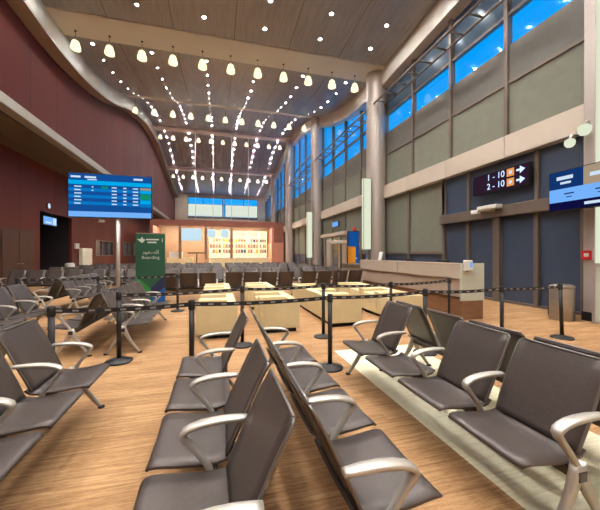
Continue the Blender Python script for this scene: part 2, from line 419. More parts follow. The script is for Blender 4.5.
# left cove band following the wave of the ceiling: brown soffit + pale face
b = MB(); XB = -6.45
for ya, yb in zip(YS, YS[1:]):
    ca, cb = ceil_z(ya), ceil_z(yb); za, zb = ca - drop(ya), cb - drop(yb)
    b.mi = 0; f = b.quad((XB, ya, za + .12), (XB, yb, zb + .12), (XB, yb, cb + .05), (XB, ya, ca + .05)); f.smooth = True
    b.mi = 2; b.quad((XB + .04, ya, za), (XB + .04, yb, zb), (XB + .04, yb, zb + .12), (XB + .04, ya, za + .12))
    b.quad((XB + .04, ya, za + .12), (XB + .04, yb, zb + .12), (XB, yb, zb + .12), (XB, ya, za + .12))
    b.mi = 1; b.quad((XL - .02, ya, za), (XL - .02, yb, zb), (XB + .04, yb, zb), (XB + .04, ya, za))
struct(b.build('trim_10', ['cove', 'soffit', 'slab']))
# right fascia
b = MB(); XF = 8.3
for ya, yb in zip(YS, YS[1:]):
    ca, cb = ceil_z(ya), ceil_z(yb); za, zb = ca - .85, cb - .85
    f = b.quad((XF, ya, za), (XF, ya, ca + .05), (XF, yb, cb + .05), (XF, yb, zb)); f.smooth = True
    b.quad((XF, ya, za), (XF, yb, zb), (XR + .1, yb, zb), (XR + .1, ya, za))
struct(b.build('trim_11', 'beam'))

# left walls
b = MB()
for ya, yb in zip(YS, YS[1:]):
    b.quad((XL, ya, 6.3), (XL, yb, 6.3), (XL, yb, ceil_z(yb)), (XL, ya, ceil_z(ya)))
struct(b.build('wall_left', 'red'))
# mezzanine slab edge
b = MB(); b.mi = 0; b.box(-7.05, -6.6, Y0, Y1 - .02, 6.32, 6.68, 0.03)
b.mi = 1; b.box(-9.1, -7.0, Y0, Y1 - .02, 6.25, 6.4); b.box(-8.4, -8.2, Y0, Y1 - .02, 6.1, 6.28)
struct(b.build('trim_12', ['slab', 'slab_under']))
# lower left wall with portal opening Y 19.3..23 and two windows
b = MB(); PY0, PY1, PZ = 19.3, 23.0, 3.8
def wl(y0, y1, z0, z1): b.box(XLOW - .15, XLOW, y0, y1, z0, z1)
wl(Y0, PY0, 0, 6.3); wl(PY0, PY1, PZ, 6.3); wl(PY1, 27.0, 0, 6.3)
wl(27.0, 31.2, 0, 1.35); wl(27.0, 31.2, 2.6, 6.3); wl(31.2, 34.2, 0, 6.3); wl(34.2, 40, 0, 1.35); wl(34.2, 40, 2.75, 6.3); wl(40, Y1, 0, 6.3)
struct(b.build('wall_left_lower', 'red_low'))
# portal recess
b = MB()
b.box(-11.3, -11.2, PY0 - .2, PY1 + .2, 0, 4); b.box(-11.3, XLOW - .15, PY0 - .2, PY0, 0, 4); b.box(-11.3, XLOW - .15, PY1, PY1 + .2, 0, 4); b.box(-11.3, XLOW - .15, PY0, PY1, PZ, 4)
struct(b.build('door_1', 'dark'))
# flush double door left
d = MB(); d.box(XLOW - .02, XLOW + .04, 16.1, 18.7, 0, 2.68, .01); dr = struct(d.build('door_2', 'door_wood'))
for y0, y1 in ((16.2, 17.38), (17.42, 18.6)):
    d = MB(); d.box(XLOW + .03, XLOW + .075, y0, y1, 0.01, 2.58, .008); lf = d.build('door_leaf', 'door_wood', dr)
    d = MB(); yh = 17.3 if y0 < 17 else 17.5
    d.tube([(XLOW + .07, yh, 1.05), (XLOW + .13, yh, 1.05), (XLOW + .13, yh + (-.12 if y0 < 17 else .12), 1.05)], .012); d.build('door_handle', 'steel', lf)
for i, (y0, y1, z0, z1) in enumerate(((27, 31.2, 1.35, 2.6), (34.2, 40, 1.35, 2.75))):
    d = MB(); t = .06
    d.box(XLOW - .1, XLOW + .03, y0, y1, z0, z0 + t); d.box(XLOW - .1, XLOW + .03, y0, y1, z1 - t, z1)
    n = 3
    for k in range(n + 1):
        yy = y0 + (y1 - y0 - t) * k / n; d.box(XLOW - .1, XLOW + .03, yy, yy + t, z0, z1)
    w = struct(d.build('window_%d' % (i + 1), 'mull'))
    d = MB(); d.box(XLOW - .07, XLOW - .06, y0 + t, y1 - t, z0 + t, z1 - t); d.build('glass_pane', 'glass', w)
    d = MB(); d.box(XLOW - .15, XLOW - .13, y0, y1, z0, z1); d.build('dark_backing', 'blind_c', w)

# back wall, end wall
b = MB(); b.quad((-9.2, Y0, 0), (-9.2, Y0, 12), (9, Y0, 12), (9, Y0, 0)); struct(b.build('wall_back', 'tan'))
b = MB()
EX0, EX1, EZ0, EZ1 = -4.9, 7.2, 8.1, 11.45
for x0, x1, z0, z1 in ((-9.2, EX0, 0, 13), (EX1, 9.2, 0, 13), (EX0, EX1, 0, EZ0), (EX0, EX1, EZ1, 13)): b.box(x0, x1, Y1, Y1 + .2, z0, z1)
struct(b.build('wall_end', 'tan'))
d = MB()
for x in (EX0, -2.4, 0.9, 1.3, 4.6, EX1 - .12): d.box(x, x + .12, Y1 - .05, Y1 + .1, EZ0, EZ1)
d.box(EX0, EX1, Y1 - .05, Y1 + .1, EZ0 - .35, EZ0); d.box(EX0, EX1, Y1 - .05, Y1 + .1, EZ1 - .1, EZ1); d.box(EX0, EX1, Y1 - .04, Y1 + .1, 10.15, 10.25)
w = struct(d.build('window_3', 'mull'))
d = MB(); d.box(EX0, EX1, Y1 + .1, Y1 + .12, EZ0, EZ1); d.build('glass_pane', 'glass', w)
for x0, x1 in ((EX0 + .1, 0.9), (1.5, EX1 - .1)):
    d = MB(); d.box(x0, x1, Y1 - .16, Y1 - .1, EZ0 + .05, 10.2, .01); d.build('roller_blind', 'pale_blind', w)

# right wall: windows, band, columns
COLS_Y = [5.0, 15.0, 25.2, 35.4, 45.5]
b = MB(); b.box(XR, XR + .2, Y0, 5.42, 0, 5.0); b.box(XR, XR + .2, Y0, 5.0, 5.0, 12); struct(b.build('wall_right', 'tan'))
bays = [(5.0, 15.0), (15.0, 25.2), (25.2, 35.4), (35.4, 45.5), (45.5, 57.0)]
wn = 4
for bi, (y0, y1) in enumerate(bays):
    n = 4 if bi < 4 else 5
    ys = [y0 + .25 + (y1 - y0 - .5) * k / n for k in range(n + 1)]
    ztop = max(ceil_z(y0), ceil_z(y1), ceil_z((y0 + y1) / 2)) - .5
    # upper window
    d = MB()
    for y in ys: d.box(XR - .14, XR + .06, y - .06, y + .06, 5.05, ztop)
    for z in (6.77, 8.87): d.box(XR - .1, XR + .06, y0, y1, z - .05, z + .05)  # upper bar added along the edge of the painted reflection
    if bi > 1: d.box(XR - .1, XR + .06, y0, y1, 10.9, 11.0)
    w = struct(d.build('window_%d' % wn, 'mull')); wn += 1
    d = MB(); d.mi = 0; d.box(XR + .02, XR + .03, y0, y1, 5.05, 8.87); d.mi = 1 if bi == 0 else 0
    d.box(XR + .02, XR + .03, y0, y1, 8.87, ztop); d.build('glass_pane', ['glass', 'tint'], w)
    for k in range(n):
        d = MB(); d.mi = 0; d.box(XR - .05, XR - .035, ys[k] + .06, ys[k + 1] - .06, 5.05, 6.72)
        d.mi = 1; d.box(XR - .05, XR - .035, ys[k] + .06, ys[k + 1] - .06, 6.82, 7.92); d.build('roller_blind', ['blind_a', 'blind_b'], w)
    # lower window
    if bi == 0: segs = [(10.35, 15.0, 0, 4.42)]
    else: segs = [(y0, y1, 0, 4.42)]
    for (a, c, z0, z1) in segs:
        nn = 2 if bi == 0 else 4
        yy = [a + (c - a) * k / nn for k in range(nn + 1)]
        d = MB()
        for y in yy: d.box(XR - .14, XR + .06, y - .07, y + .07, z0, z1)
        for z in (1.55, 0.06): d.box(XR - .1, XR + .06, a, c, z - .05, z + .05)
        w = struct(d.build('window_%d' % wn, 'mull')); wn += 1
        d = MB(); d.box(XR + .02, XR + .03, a, c, z0, z1); d.build('glass_pane', 'glass', w)
        for k in range(nn):
            d = MB(); d.mi = 0; d.box(XR - .05, XR - .035, yy[k] + .07, yy[k + 1] - .07, 1.6, 4.42); d.mi = 1
            d.box(XR - .02, XR - .01, yy[k] + .07, yy[k + 1] - .07, 0.1, 1.5); d.build('roller_blind', ['blind_a', 'blind_c'], w)
    # tan band between the two window tiers
    d = MB(); L = y1 - y0
    for k in range(4): d.box(XR - .32, XR + .1, y0 + L * k / 4 + .008, y0 + L * (k + 1) / 4 - .008, 4.42, 5.08, .01)
    d.box(XR - .3, XR + .1, y0, y1, 4.44, 5.06)
    struct(d.build('trim_%d' % (13 + bi), 'tan'))

# door front in the nearest bay
d = MB()
d.box(XR - .3, XR + .06, 5.4, 10.4, 2.66, 3.0, .02)
for y in (10.3, 9.1, 6.66, 5.5): d.box(XR - .16, XR + .06, y - .06, y + .06, 0, 2.68)
d.box(XR - .2, XR + .06, 7.78, 8.02, 0, 2.68)
d.box(XR - .14, XR + .06, 5.4, 10.3, 0, 0.07)
for y in (6.66, 9.1): d.box(XR - .14, XR + .06, y - .05, y + .05, 3.0, 4.44)
d.box(XR - .14, XR + .06, 10.25, 10.4, 3.0, 4.44)
w = struct(d.build('door_3', 'mull'))
for a, c in ((5.56, 6.6), (6.72, 7.78), (8.02, 9.04), (9.16, 10.24)):
    d = MB(); d.box(XR - .06, XR - .03, a, c, .07, 2.66); d.build('door_leaf', 'blind_c', w)
d = MB(); d.box(XR - .06, XR - .03, 5.2, 10.3, 3.0, 4.44); d.build('transom_panel', 'blind_c', w)

# ladder bracing in front of upper glazing, one per bay
for bi, (y0, y1) in enumerate(bays[:3]):
    d = MB(); z = 9.32
    for x in (7.88, 8.5): d.tube([(x, y0 + .4, z), (x, y1 - .4, z)], .05, 8)
    k = 0
    y = y0 + .8
    while y < y1 - .5:
        d.tube([(7.88, y, z), (8.5, y, z)], .035, 6); y += .85
    d.tube([(8.5, y0 + .4, z), (8.75, y0 + .4, z)], .04, 6); d.tube([(8.5, y1 - .4, z), (8.75, y1 - .4, z)], .04, 6)
    tag(d.build('bracing_ladder', 'mull'), ['bronze tubular bracing ladder across the upper panes nearest the camera',
        'bronze tubular bracing ladder across the blue panes beyond the first round column', 'bronze tubular bracing ladder on the upper panes beyond the second round column'][bi], 'bracing')

# columns
for i, y in enumerate(COLS_Y):
    zt = ceil_z(y)
    d = MB(); r = .5
    if i == 0: d.box(8.05, 8.7, 4.7, 5.15, 0, zt, .02)
    else:
        d.lathe([(r + .05, 0), (r + .05, .3)], 32, (8.22, y, 0)); d.lathe([(r - .015, 0), (r - .015, zt)], 32, (8.22, y, 0))
        for za, zb in ((.3, 3.0), (3.02, 6.0), (6.02, 8.8), (8.82, zt)): d.lathe([(r, za), (r, zb)], 32, (8.22, y, 0))
    o = struct(d.build('trim_%d' % (18 + i), 'col'))
    if i == 0:
        d = MB(); d.box(8.03, 8.72, 4.68, 5.17, 0, .2, .01); d.build('kick_plate', 'black', o)
# upright light panels beside the columns
for i, (x, y, z0, z1, lab) in enumerate(((7.5, 14.62, 1.75, 5.4, 'tall glowing pale panel on the first round column behind the boarding counter'),
                                         (7.5, 24.9, 1.2, 5.0, 'tall glowing pale panel on the second round column, farther down the window wall'))):
    t = thing('light_panel', lab, 'light panel', (x, y, 0))
    d = MB(); d.box(-.2, .24, -.02, .16, z0 - .04, z1 + .04, .01); d.box(.1, .3, .1, .3, 0, z0); d.build('housing', 'steel', t)
    d = MB(); d.box(-.17, .21, -.035, -.018, z0, z1); d.box(-.215, -.198, 0.0, .14, z0, z1); d.build('diffuser', 'strip_light', t)
# pale glass screen by the nearest pilaster (right edge of the view)
t = thing('glass_screen', 'tall pale green glass panel in a thin frame beside the tan pilaster', 'screen panel', (7.96, 4.42, 0))
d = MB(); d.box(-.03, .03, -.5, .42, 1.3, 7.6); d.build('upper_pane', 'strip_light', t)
d = MB(); d.box(-.03, .03, -.5, .42, .05, 1.22); d.build('lower_pane', 'pale_glass', t)
d = MB(); d.box(-.06, .06, -.54, .46, 1.22, 1.3); d.box(-.05, .05, .42, .47, 0, 7.65); d.box(-.05, .05, -.55, -.5, 0, 7.65); d.box(-.06, .06, -.54, .46, 0, .05); d.build('frame', 'col', t)

# skirting along the left wall
b = MB()
for a, c in ((Y0, 16.1), (18.7, PY0), (PY1, Y1)): b.box(XLOW, XLOW + .03, a, c, 0, .12)
struct(b.build('baseboard_left', 'black'))

# ---------------------------------------------------------------- downlights
xs = [-5.5, -3.0, -0.5, 2.0, 4.5, 7.0]
tr = MB(); tr.lathe([(.052, -.004), (.09, -.014), (.1, -.006), (.1, .01)], 16)
tr_o = tr.build('downlight', 'white')
ln = MB(); ln.lathe([(0.0, -.006), (.055, -.006), (.055, .004)], 16); ln_o = ln.build('lens', 'lens', tr_o)
tag(tr_o, 'x', 'downlight')
beamname = ['behind the nearest tan beam', 'before the nearest tan beam', 'past the nearest tan beam', 'past the second cross beam', 'past the third cross beam', 'past the fourth cross beam']
yy = []
y = 4.6 - 6 * 1.45
while y < 55.5:
    if all(abs(y - c) > .75 for c in (15.0, 35.4, 45.5)) and abs(y - 25.2) > .3: yy.append(y)
    y += 1.45
first = True; far_me = None
for ix, x in enumerate(xs):
    for y in yy:
        z = ceil_z(y); sl = (ceil_z(y + .1) - ceil_z(y - .1)) / .2
        if first: o = tr_o; first = False
        else:
            o = tr_o.copy(); COL.objects.link(o); c = ln_o.copy(); COL.objects.link(c); c.parent = o
        if y > 17:
            if far_me is None:
                far_me = ln_o.data.copy(); far_me.materials.clear(); far_me.materials.append(M['lens_narrow'])
            c.data = far_me; o.scale = (.6, .6, .6)
        o.location = (x, y, z - .004); o.rotation_euler = (math.atan(sl), 0, 0)
        bnd = [5, 15, 25.2, 35.4, 45.5, 60]; bb = [k for k in range(6) if y < bnd[k]][0]
        if bb <= 1:
            q = [v for v in yy if y <= v < 15]; o['label'] = 'bright round downlight, %s row from the red wall, %s before the nearest ceiling beam' % (ORD[ix], ORD[len(q) - 1])
        else:
            q = [v for v in yy if bnd[bb - 1] <= v <= y]
            o['label'] = 'small downlight, %s row from the red wall, %s past the %s ceiling beam' % (ORD[ix], ORD[len(q) - 1], ORD[bb - 2])
        o['group'] = 'recessed ceiling downlights'

# pendants in four rows
def make_pendant():
    t = thing('pendant_lamp', 'x', 'pendant lamp')
    d = MB(); d.lathe([(.0, .385), (.07, .38), (.115, .355), (.145, .30), (.160, .23), (.165, .17), (.185, .16), (.195, .10), (.20, 0.0), (.188, -.005), (.0, .02)], 20); d.build('glass_shade', 'pendant', t)
    d = MB(); d.lathe([(.0, .50), (.03, .49), (.03, .42), (.06, .395), (.06, .38)], 12); d.build('cap', 'pend_top', t)
    return t
pend = make_pendant(); ptree = tree_of(pend); firstp = True
for r, (y, zp) in enumerate(((15.35, 10.27), (25.4, 12.0), (35.9, 13.85), (46.0, 12.1))):
    m = MB(); ztop = (ceil_z(y) - (.03 if r == 0 else .2)) - zp
    if r == 1: ztop = ceil_z(y) - .08 - zp
    m.tube([(0, 0, .49), (0, 0, ztop)], .009, 6); m.lathe([(.0, ztop), (.05, ztop), (.05, ztop - .03), (0, ztop - .04)], 10)
    cord = m.build('cord', 'black', None)
    for k in range(11):
        x = -5.85 + 1.3 * k
        lab = 'glowing bell pendant lamp, %s from the red wall, hung along the %s ceiling beam' % (ORD[k], ['nearest', 'second', 'third', 'farthest'][r])
        if firstp: p = pend; p.location = (x, y, zp); p['label'] = lab; firstp = False; p['group'] = 'pendant lamps'
        else: p = dup(pend, (x, y, zp), 0, lab, 'pendant lamps', ptree)
        c = cord if k == 0 else cord.copy()
        if k: COL.objects.link(c)
        c.parent = p

# ---------------------------------------------------------------- beam benches
PW = 0.60
def make_bench(n):
    Lb = n * PW
    t = thing('beam_bench', 'x', 'bench')
    seatp = [(.225, .445), (.255, .420), (.31, .409), (.40, .412), (.50, .424), (.57, .434), (.615, .437), (.642, .432), (.660, .416)]
    seath = [.266, .268, .27, .272, .273, .273, .271, .266, .255]
    backp = [(.268, .425), (.252, .46), (.224, .525), (.184, .61), (.148, .69), (.108, .775), (.074, .84), (.050, .885), (.043, .899)]
    backh = [.252, .256, .260, .263, .264, .264, .263, .259, .244]
    arm = [(.158, .640), (.19, .641), (.25, .644), (.32, .643), (.39, .636), (.44, .623), (.470, .608), (.480, .592), (.470, .572), (.44, .534), (.40, .484), (.366, .436), (.348, .40), (.338, .365)]
    at = [.012, .013, .014, .014, .014, .014, .014, .015, .016, .015, .014, .015, .017, .019]
    aw = [.022, .027, .031, .032, .032, .031, .030, .028, .026, .022, .020, .02, .022, .022]
    for i in range(n):
        u = -Lb / 2 + PW * (i + .5)
        d = MB(); d.shell(u, seatp, seath, .014, .006); s = d.build('seat', 'seat', t)
        d = MB(); d.box(u - .03, u + .03, -.40, -.28, .37, .394); d.build('seat_bracket', 'dark_alu', s)
        d = MB(); d.shell(u, backp, backh, .014, .008); bk = d.build('backrest', 'seat', t)
        d = MB()
        for sg in (-1, 1): d.tube([(u + sg * backh[k], -(backp[k][0]) + .006, backp[k][1] - .003) for k in range(len(backp))], .0085, 6)
        d.tube([(u + s_ * .232, .0 - backp[-1][0] + .006, backp[-1][1]) for s_ in (-1.06, -.5, 0, .5, 1.06)], .0085, 6)
        d.build('edge_trim', 'rim', bk)
    for i in range(n + 1):
        u = -Lb / 2 + PW * i
        d = MB(); d.ribbon(u, arm, at, aw); d.build('armrest', 'alu', t)
    d = MB(); d.box(-Lb / 2 - .03, Lb / 2 + .03, -.365, -.305, .33, .385, .008); d.build('beam', 'dark_alu', t)
    for sg in (-1, 1):
        u = sg * Lb / 2
        d = MB()
        d.ribbon(u, [(.335, .41), (.345, .36), (.385, .27), (.45, .16), (.53, .05), (.56, .014)], [.034, .036, .028, .022, .016, .012], [.026, .026, .022, .02, .02, .02])
        d.ribbon(u, [(.335, .41), (.32, .36), (.27, .26), (.20, .15), (.13, .05), (.105, .014)], [.034, .036, .028, .022, .016, .012], [.026, .026, .022, .02, .02, .02])
        lg = d.build('leg', 'alu', t)
        for v in (.565, .10):
            d = MB(); d.lathe([(0, 0), (.03, 0), (.03, .012), (.018, .02), (0, .02)], 12, (u, -v, 0)); d.build('foot_pad', 'rubber', lg)
    return t
bench = make_bench(4); btree = tree_of(bench); used = [False]
RZ = {'-y': 0, '+x': PI / 2, '-x': -PI / 2, '+y': PI}
def place_bench(x, y, face, lab, group):
    if not used[0]:
        used[0] = True; bench.location = (x, y, 0); bench.rotation_euler = (0, 0, RZ[face]); bench['label'] = lab; bench['group'] = group; return bench
    return dup(bench, (x, y, 0), RZ[face], lab, group, btree)
G1 = 'benches in back-to-back rows near the camera'
HL = 2 * PW
place_bench(.32, 1.13 + HL, '+x', 'four-seat brown metal bench in the centre foreground, facing the windows, back-to-back pair', G1)
centre_left = place_bench(.31, 1.05 + HL, '-x', 'four-seat brown metal bench in the centre foreground, facing the red wall', G1)
front_right = place_bench(2.145, 1.18 + HL, '-x', 'brown bench on the beige carpet strip with its seats turned toward the camera', G1)
place_bench(2.19, 1.18 + HL, '+x', 'brown bench facing the boarding counter, hidden behind the one on beige carpet', G1)
place_bench(-1.66, 1.03 + HL, '+x', 'brown metal bench cut by the left edge of the photo, facing the centre aisle', G1)
place_bench(-1.67, 1.03 + HL, '-x', 'brown bench at far left foreground facing the red wall, behind another bench', G1)
bpy.context.view_layer.update()
def drop_back(bn, k):
    """one seat of this bench has no backrest in the photograph"""
    bs = sorted([c for c in kids(bn) if c.name.startswith('backrest')], key=lambda c: (bn.matrix_world @ (c.matrix_local @ (sum((v.co for v in c.data.vertices), Vector()) / len(c.data.vertices)))).y)
    for c in kids(bs[k]): bpy.data.objects.remove(c)
    bpy.data.objects.remove(bs[k])
drop_back(front_right, 2); drop_back(centre_left, 2)
centre_left['label'] = 'brown bench in the centre foreground facing the red wall, its third seat lacking a backrest'
front_right['label'] = 'brown bench on the beige carpet strip, one of its seats lacking a backrest'
G2 = 'benches in back-to-back rows before the flight screen'
place_bench(-1.70, 5.2 + HL, '+x', 'bench right of the flight screen pole, facing the cream armchairs', G2)
place_bench(-1.71, 5.2 + HL, '-x', 'bench below the flight screen, facing the red wall', G2)
place_bench(-3.72, 5.0 + HL, '+x', 'grey bench at the left edge behind the foreground bench, facing the aisle', G2)
place_bench(-3.73, 5.0 + HL, '-x', 'bench at the left edge facing the red wall doors, behind another bench', G2)
place_bench(-3.72, 8.75 + HL, '+x', 'dark bench left of the flight screen pole, facing the green banner', G2)
place_bench(-3.73, 8.75 + HL, '-x', 'dark bench left of the flight screen pole, facing the dark doorway', G2)
G3 = 'bench rows in front of the snack shop'
rows = [(10.55, '+y'), (13.6, '-y'), (13.62, '+y'), (16.4, '-y'), (16.42, '+y'), (19.2, '-y'), (19.22, '+y'), (22.0, '-y'), (22.02, '+y')]
for ri, (y, f) in enumerate(rows):
    xl = [-1.2, 1.45, 4.1] if ri == 0 else [-6.1, -3.5, -0.9, 1.7, 4.3]
    for k, x in enumerate(xl):
        pos = ['leftmost', 'second from left', 'middle', 'second from right', 'rightmost'][k] if len(xl) == 5 else ['leftmost', 'middle', 'rightmost'][k]
        rown = 'nearest' if ri == 0 else ORD[ri]
        place_bench(x, y, f, '%s bench in the %s row before the snack shop, %s' % (pos, rown, 'seats toward the camera' if f == '-y' else 'backs toward the camera'), G3)

# ---------------------------------------------------------------- belt stanchions
def make_stanchion():
    t = thing('queue_stanchion', 'x', 'stanchion')
    d = MB(); d.lathe([(0, 0), (.17, 0), (.175, .012), (.165, .024), (.06, .042), (.034, .06), (0, .06)], 28); d.build('base', 'black', t)
    d = MB(); d.lathe([(.0, .04), (.03, .04), (.03, .88), (.0, .88)], 16); d.build('post', 'black', t)
    d = MB(); d.lathe([(0, .87), (.036, .87), (.038, .885), (.038, .96), (.03, .975), (0, .98)], 16); d.build('belt_head', 'black', t)
    return t
st = make_stanchion(); stree = tree_of(st); stu = [False]
def stanchion(x, y, lab):
    if not stu[0]:
        stu[0] = True; st.location = (x, y, 0); st['label'] = lab; st['group'] = 'queue barrier posts'; return st
    return dup(st, (x, y, 0), 0, lab, 'queue barrier posts', stree)
def belt(a, b_, sag=.02):
    pa, pb = Vector(a.location), Vector(b_.location); L = (pb - pa).length
    bm = bmesh.new(); uvl = bm.loops.layers.uv.new('UVMap'); n = 12; top = []; 
    d = (pb - pa).normalized(); nrm = Vector((-d.y, d.x, 0)) * .0015
    rows_ = []
    for i in range(n + 1):
        s = i / n; p = d * (.035 + (L - .07) * s); z = .925 - sag * 4 * s * (1 - s)
        rows_.append([bm.verts.new(p + nrm + Vector((0, 0, z + .024))), bm.verts.new(p + nrm + Vector((0, 0, z - .024))),
                      bm.verts.new(p - nrm + Vector((0, 0, z - .024))), bm.verts.new(p - nrm + Vector((0, 0, z + .024)))])
    for i in range(n):
        A, B = rows_[i], rows_[i + 1]
        for k in range(4):
            f = bm.faces.new((A[k], A[(k + 1) % 4], B[(k + 1) % 4], B[k]))
            vv = [1, 0, 0, 1]
            for lp, (u, v) in zip(f.loops, ((i / n * L, vv[k]), (i / n * L, vv[(k + 1) % 4]), ((i + 1) / n * L, vv[(k + 1) % 4]), ((i + 1) / n * L, vv[k]))):
                lp[uvl].uv = (u, v if k in (0, 2) else 0)
    me = bpy.data.meshes.new('belt'); bm.to_mesh(me); bm.free(); me.materials.append(M['belt'])
    o = bpy.data.objects.new('belt', me); COL.objects.link(o); o.parent = a
    return o
S = {}
for k, x, y, lab in (('8', -1.62, 3.68, 'black belt post right behind the far end of the left foreground bench'),
                     ('6', -.28, 3.74, 'black belt post in front of the leftmost cream armchair'),
                     ('1', 1.437, 3.84, 'black belt post with round base standing at the tip of the beige carpet strip'),
                     ('14', 3.05, 4.05, 'black belt post rising behind the backs of the right-hand benches, before the counter'),
                     ('4', 4.53, 4.07, 'black belt post just right of the boarding counter end'),
                     ('3', 5.95, 4.13, 'black belt post at far right near the steel bin'),
                     ('5', -1.32, 4.82, 'black belt post at the leg of the bench under the flight screen'),
                     ('7', .4, 5.15, 'black belt post just beyond the far end of the centre benches'),
                     ('2', 1.86, 5.31, 'black belt post close behind another, left of a cream armchair front'),
                     ('13', 3.18, 5.22, 'black belt post before the rightmost cream armchair'),
                     ('15', 4.9, 5.7, 'black belt post against the front of the boarding counter'),
                     ('9', -4.3, 8.3, 'black belt post at far left before the wooden double door'),
                     ('16', -2.75, 8.42, 'black belt post just left of the flight screen pole'),
                     ('11', -1.0, 8.7, 'black belt post right of the green roll-up banner'),
                     ('12', 4.05, 10.0, 'distant thin black belt post behind the cream armchairs')):
    S[k] = stanchion(x, y, lab)
S['3'].rotation_euler = (0, math.radians(-3), 0)
for a, c in (('8', '6'), ('6', '1'), ('1', '14'), ('14', '4'), ('4', '3'), ('5', '7'), ('7', '2'), ('2', '13'), ('13', '15'), ('9', '16'), ('16', '11')): belt(S[a], S[c])
S['5'].location.z = 0

# ---------------------------------------------------------------- cream armchairs
def make_armchair():
    t = thing('lounge_armchair', 'x', 'armchair')
    W, D, Hh = .80, .70, .60
    d = MB(); d.box(-W / 2 + .07, W / 2 - .07, -D / 2 + .06, D / 2 - .06, 0, .09); d.build('plinth', 'rubber', t)
    d = MB(); d.box(-W / 2 + .02, W / 2 - .02, -D / 2 + .01, D / 2 - .02, .08, .3, .015); d.build('seat_base', 'cream', t)
    for s in (-1, 1):
        d = MB(); d.box(s * W / 2, s * (W / 2 - .13), -D / 2, D / 2, .08, Hh, .02, 3); d.build('arm', 'cream', t)
    d = MB(); d.box(-W / 2 + .125, W / 2 - .125, D / 2 - .16, D / 2, .08, Hh, .02, 3); d.build('back', 'cream', t)
    d = MB(); d.box(-W / 2 + .135, W / 2 - .135, -D / 2 + .005, D / 2 - .17, .3, .52, .03, 3); d.build('seat_cushion', 'cream_cushion', t)
    return t
ac = make_armchair(); atree = tree_of(ac); acu = [False]
def armchair(x, y, f, lab):
    if not acu[0]:
        acu[0] = True; ac.location = (x, y, 0); ac.rotation_euler = (0, 0, RZ[f]); ac['label'] = lab; ac['group'] = 'cream armchairs'; return
    dup(ac, (x, y, 0), RZ[f], lab, 'cream armchairs', atree)
for ci, (x, f, cn) in enumerate(((0.0, '-x', 'leftmost'), (1.2, '-x', 'second from left'), (2.58, '+x', 'third from left'), (4.04, '-x', 'rightmost'))):
    for ri, y in enumerate((6.3, 7.12, 7.96, 8.78) if ci > 1 else (6.3, 7.12, 8.85, 9.67)):
        armchair(x, y + (.02 if ci == 2 else 0) - (.25 if ci == 0 else .12 if ci == 1 else 0), f, 'boxy cream leather armchair, %s column, %s counting back from the belt barrier' % (cn, ORD[ri]))

# ---------------------------------------------------------------- flight screen
t = thing('flight_display', 'large blue flight information screen on a tall pale post', 'display', (-2.37, 8.1, 0))
d = MB(); d.lathe([(0, 0), (.3, 0), (.3, .02), (.06, .04), (0, .04)], 24, (.12, .06, 0)); d.build('base', 'steel', t)
d = MB(); d.lathe([(0, .03), (.045, .03), (.045, 2.5), (0, 2.5)], 14, (.12, .06, 0)); d.build('pole', 'alu', t)
d = MB(); d.box(-.875, .875, -.02, .08, 2.33, 3.35, .015); d.box(.0, .24, .06, .12, 2.4, 2.9); d.build('casing', 'plastic', t)
d = MB()
def bar(x0, x1, z0, z1, mi, off=.022):
    x0 *= .885; x1 *= .885; d.mi = mi; d.quad((x0, -off, z0), (x1, -off, z0), (x1, -off, z1), (x0, -off, z1))
W0, W1, Z0, Z1 = -.965, .965, 2.35, 3.33; hh = Z1 - Z0
bar(W0, W1, Z0, Z1, 0, .0215)
bar(W0, W1, Z1 - .25 * hh, Z1 - .155 * hh, 2, .023); bar(W0, W1, Z0, Z0 + .125 * hh, 3, .023)
for k in range(3): bar(W0, W1, Z1 - (.41 + .155 * k) * hh, Z1 - (.335 + .155 * k) * hh, 1, .023)
for x0, x1 in ((W0 + .05, W0 + .27), (W0 + .36, W0 + .62), (W0 + 1.5, W0 + 1.72)): bar(x0, x1, Z1 - .1 * hh, Z1 - .055 * hh, 4, .025)
bar(W0 + .42, W0 + .64, Z1 - .145 * hh, Z1 - .12 * hh, 4, .025)
for k in range(6):
    z = Z1 - (.3 + .078 * k) * hh
    for x, w in ((.13, .16 - .02 * (k % 2)), (.98, .12), (1.25, .08), (1.48, .13)):
        bar(W0 + x, W0 + x + w, z - .014 * hh, z + .012 * hh, 4, .026)
    if k < 2: bar(W0 + .52, W0 + .56, z - .014 * hh, z + .012 * hh, 4, .026)
bar(W0 + 1.66, W1 - .01, Z1 - .33 * hh, Z1 - .275 * hh, 6, .025); bar(W0 + 1.66, W1 - .01, Z1 - .41 * hh, Z1 - .34 * hh, 2, .025)
bar(W0 + 1.66, W1 - .01, Z1 - .56 * hh, Z1 - .42 * hh, 5, .025); bar(W0 + 1.66, W1 - .01, Z1 - .66 * hh, Z1 - .57 * hh, 2, .025); bar(W0 + 1.66, W1 - .01, Z1 - .74 * hh, Z1 - .67 * hh, 1, .025)
bar(W0 + .74, W0 + .9, Z1 - .33 * hh, Z1 - .28 * hh, 5, .025)
d.build('screen', ['s_navy', 's_blue', 's_cyan', 's_pale', 's_text', 's_green', 's_tan', 's_led'], t)

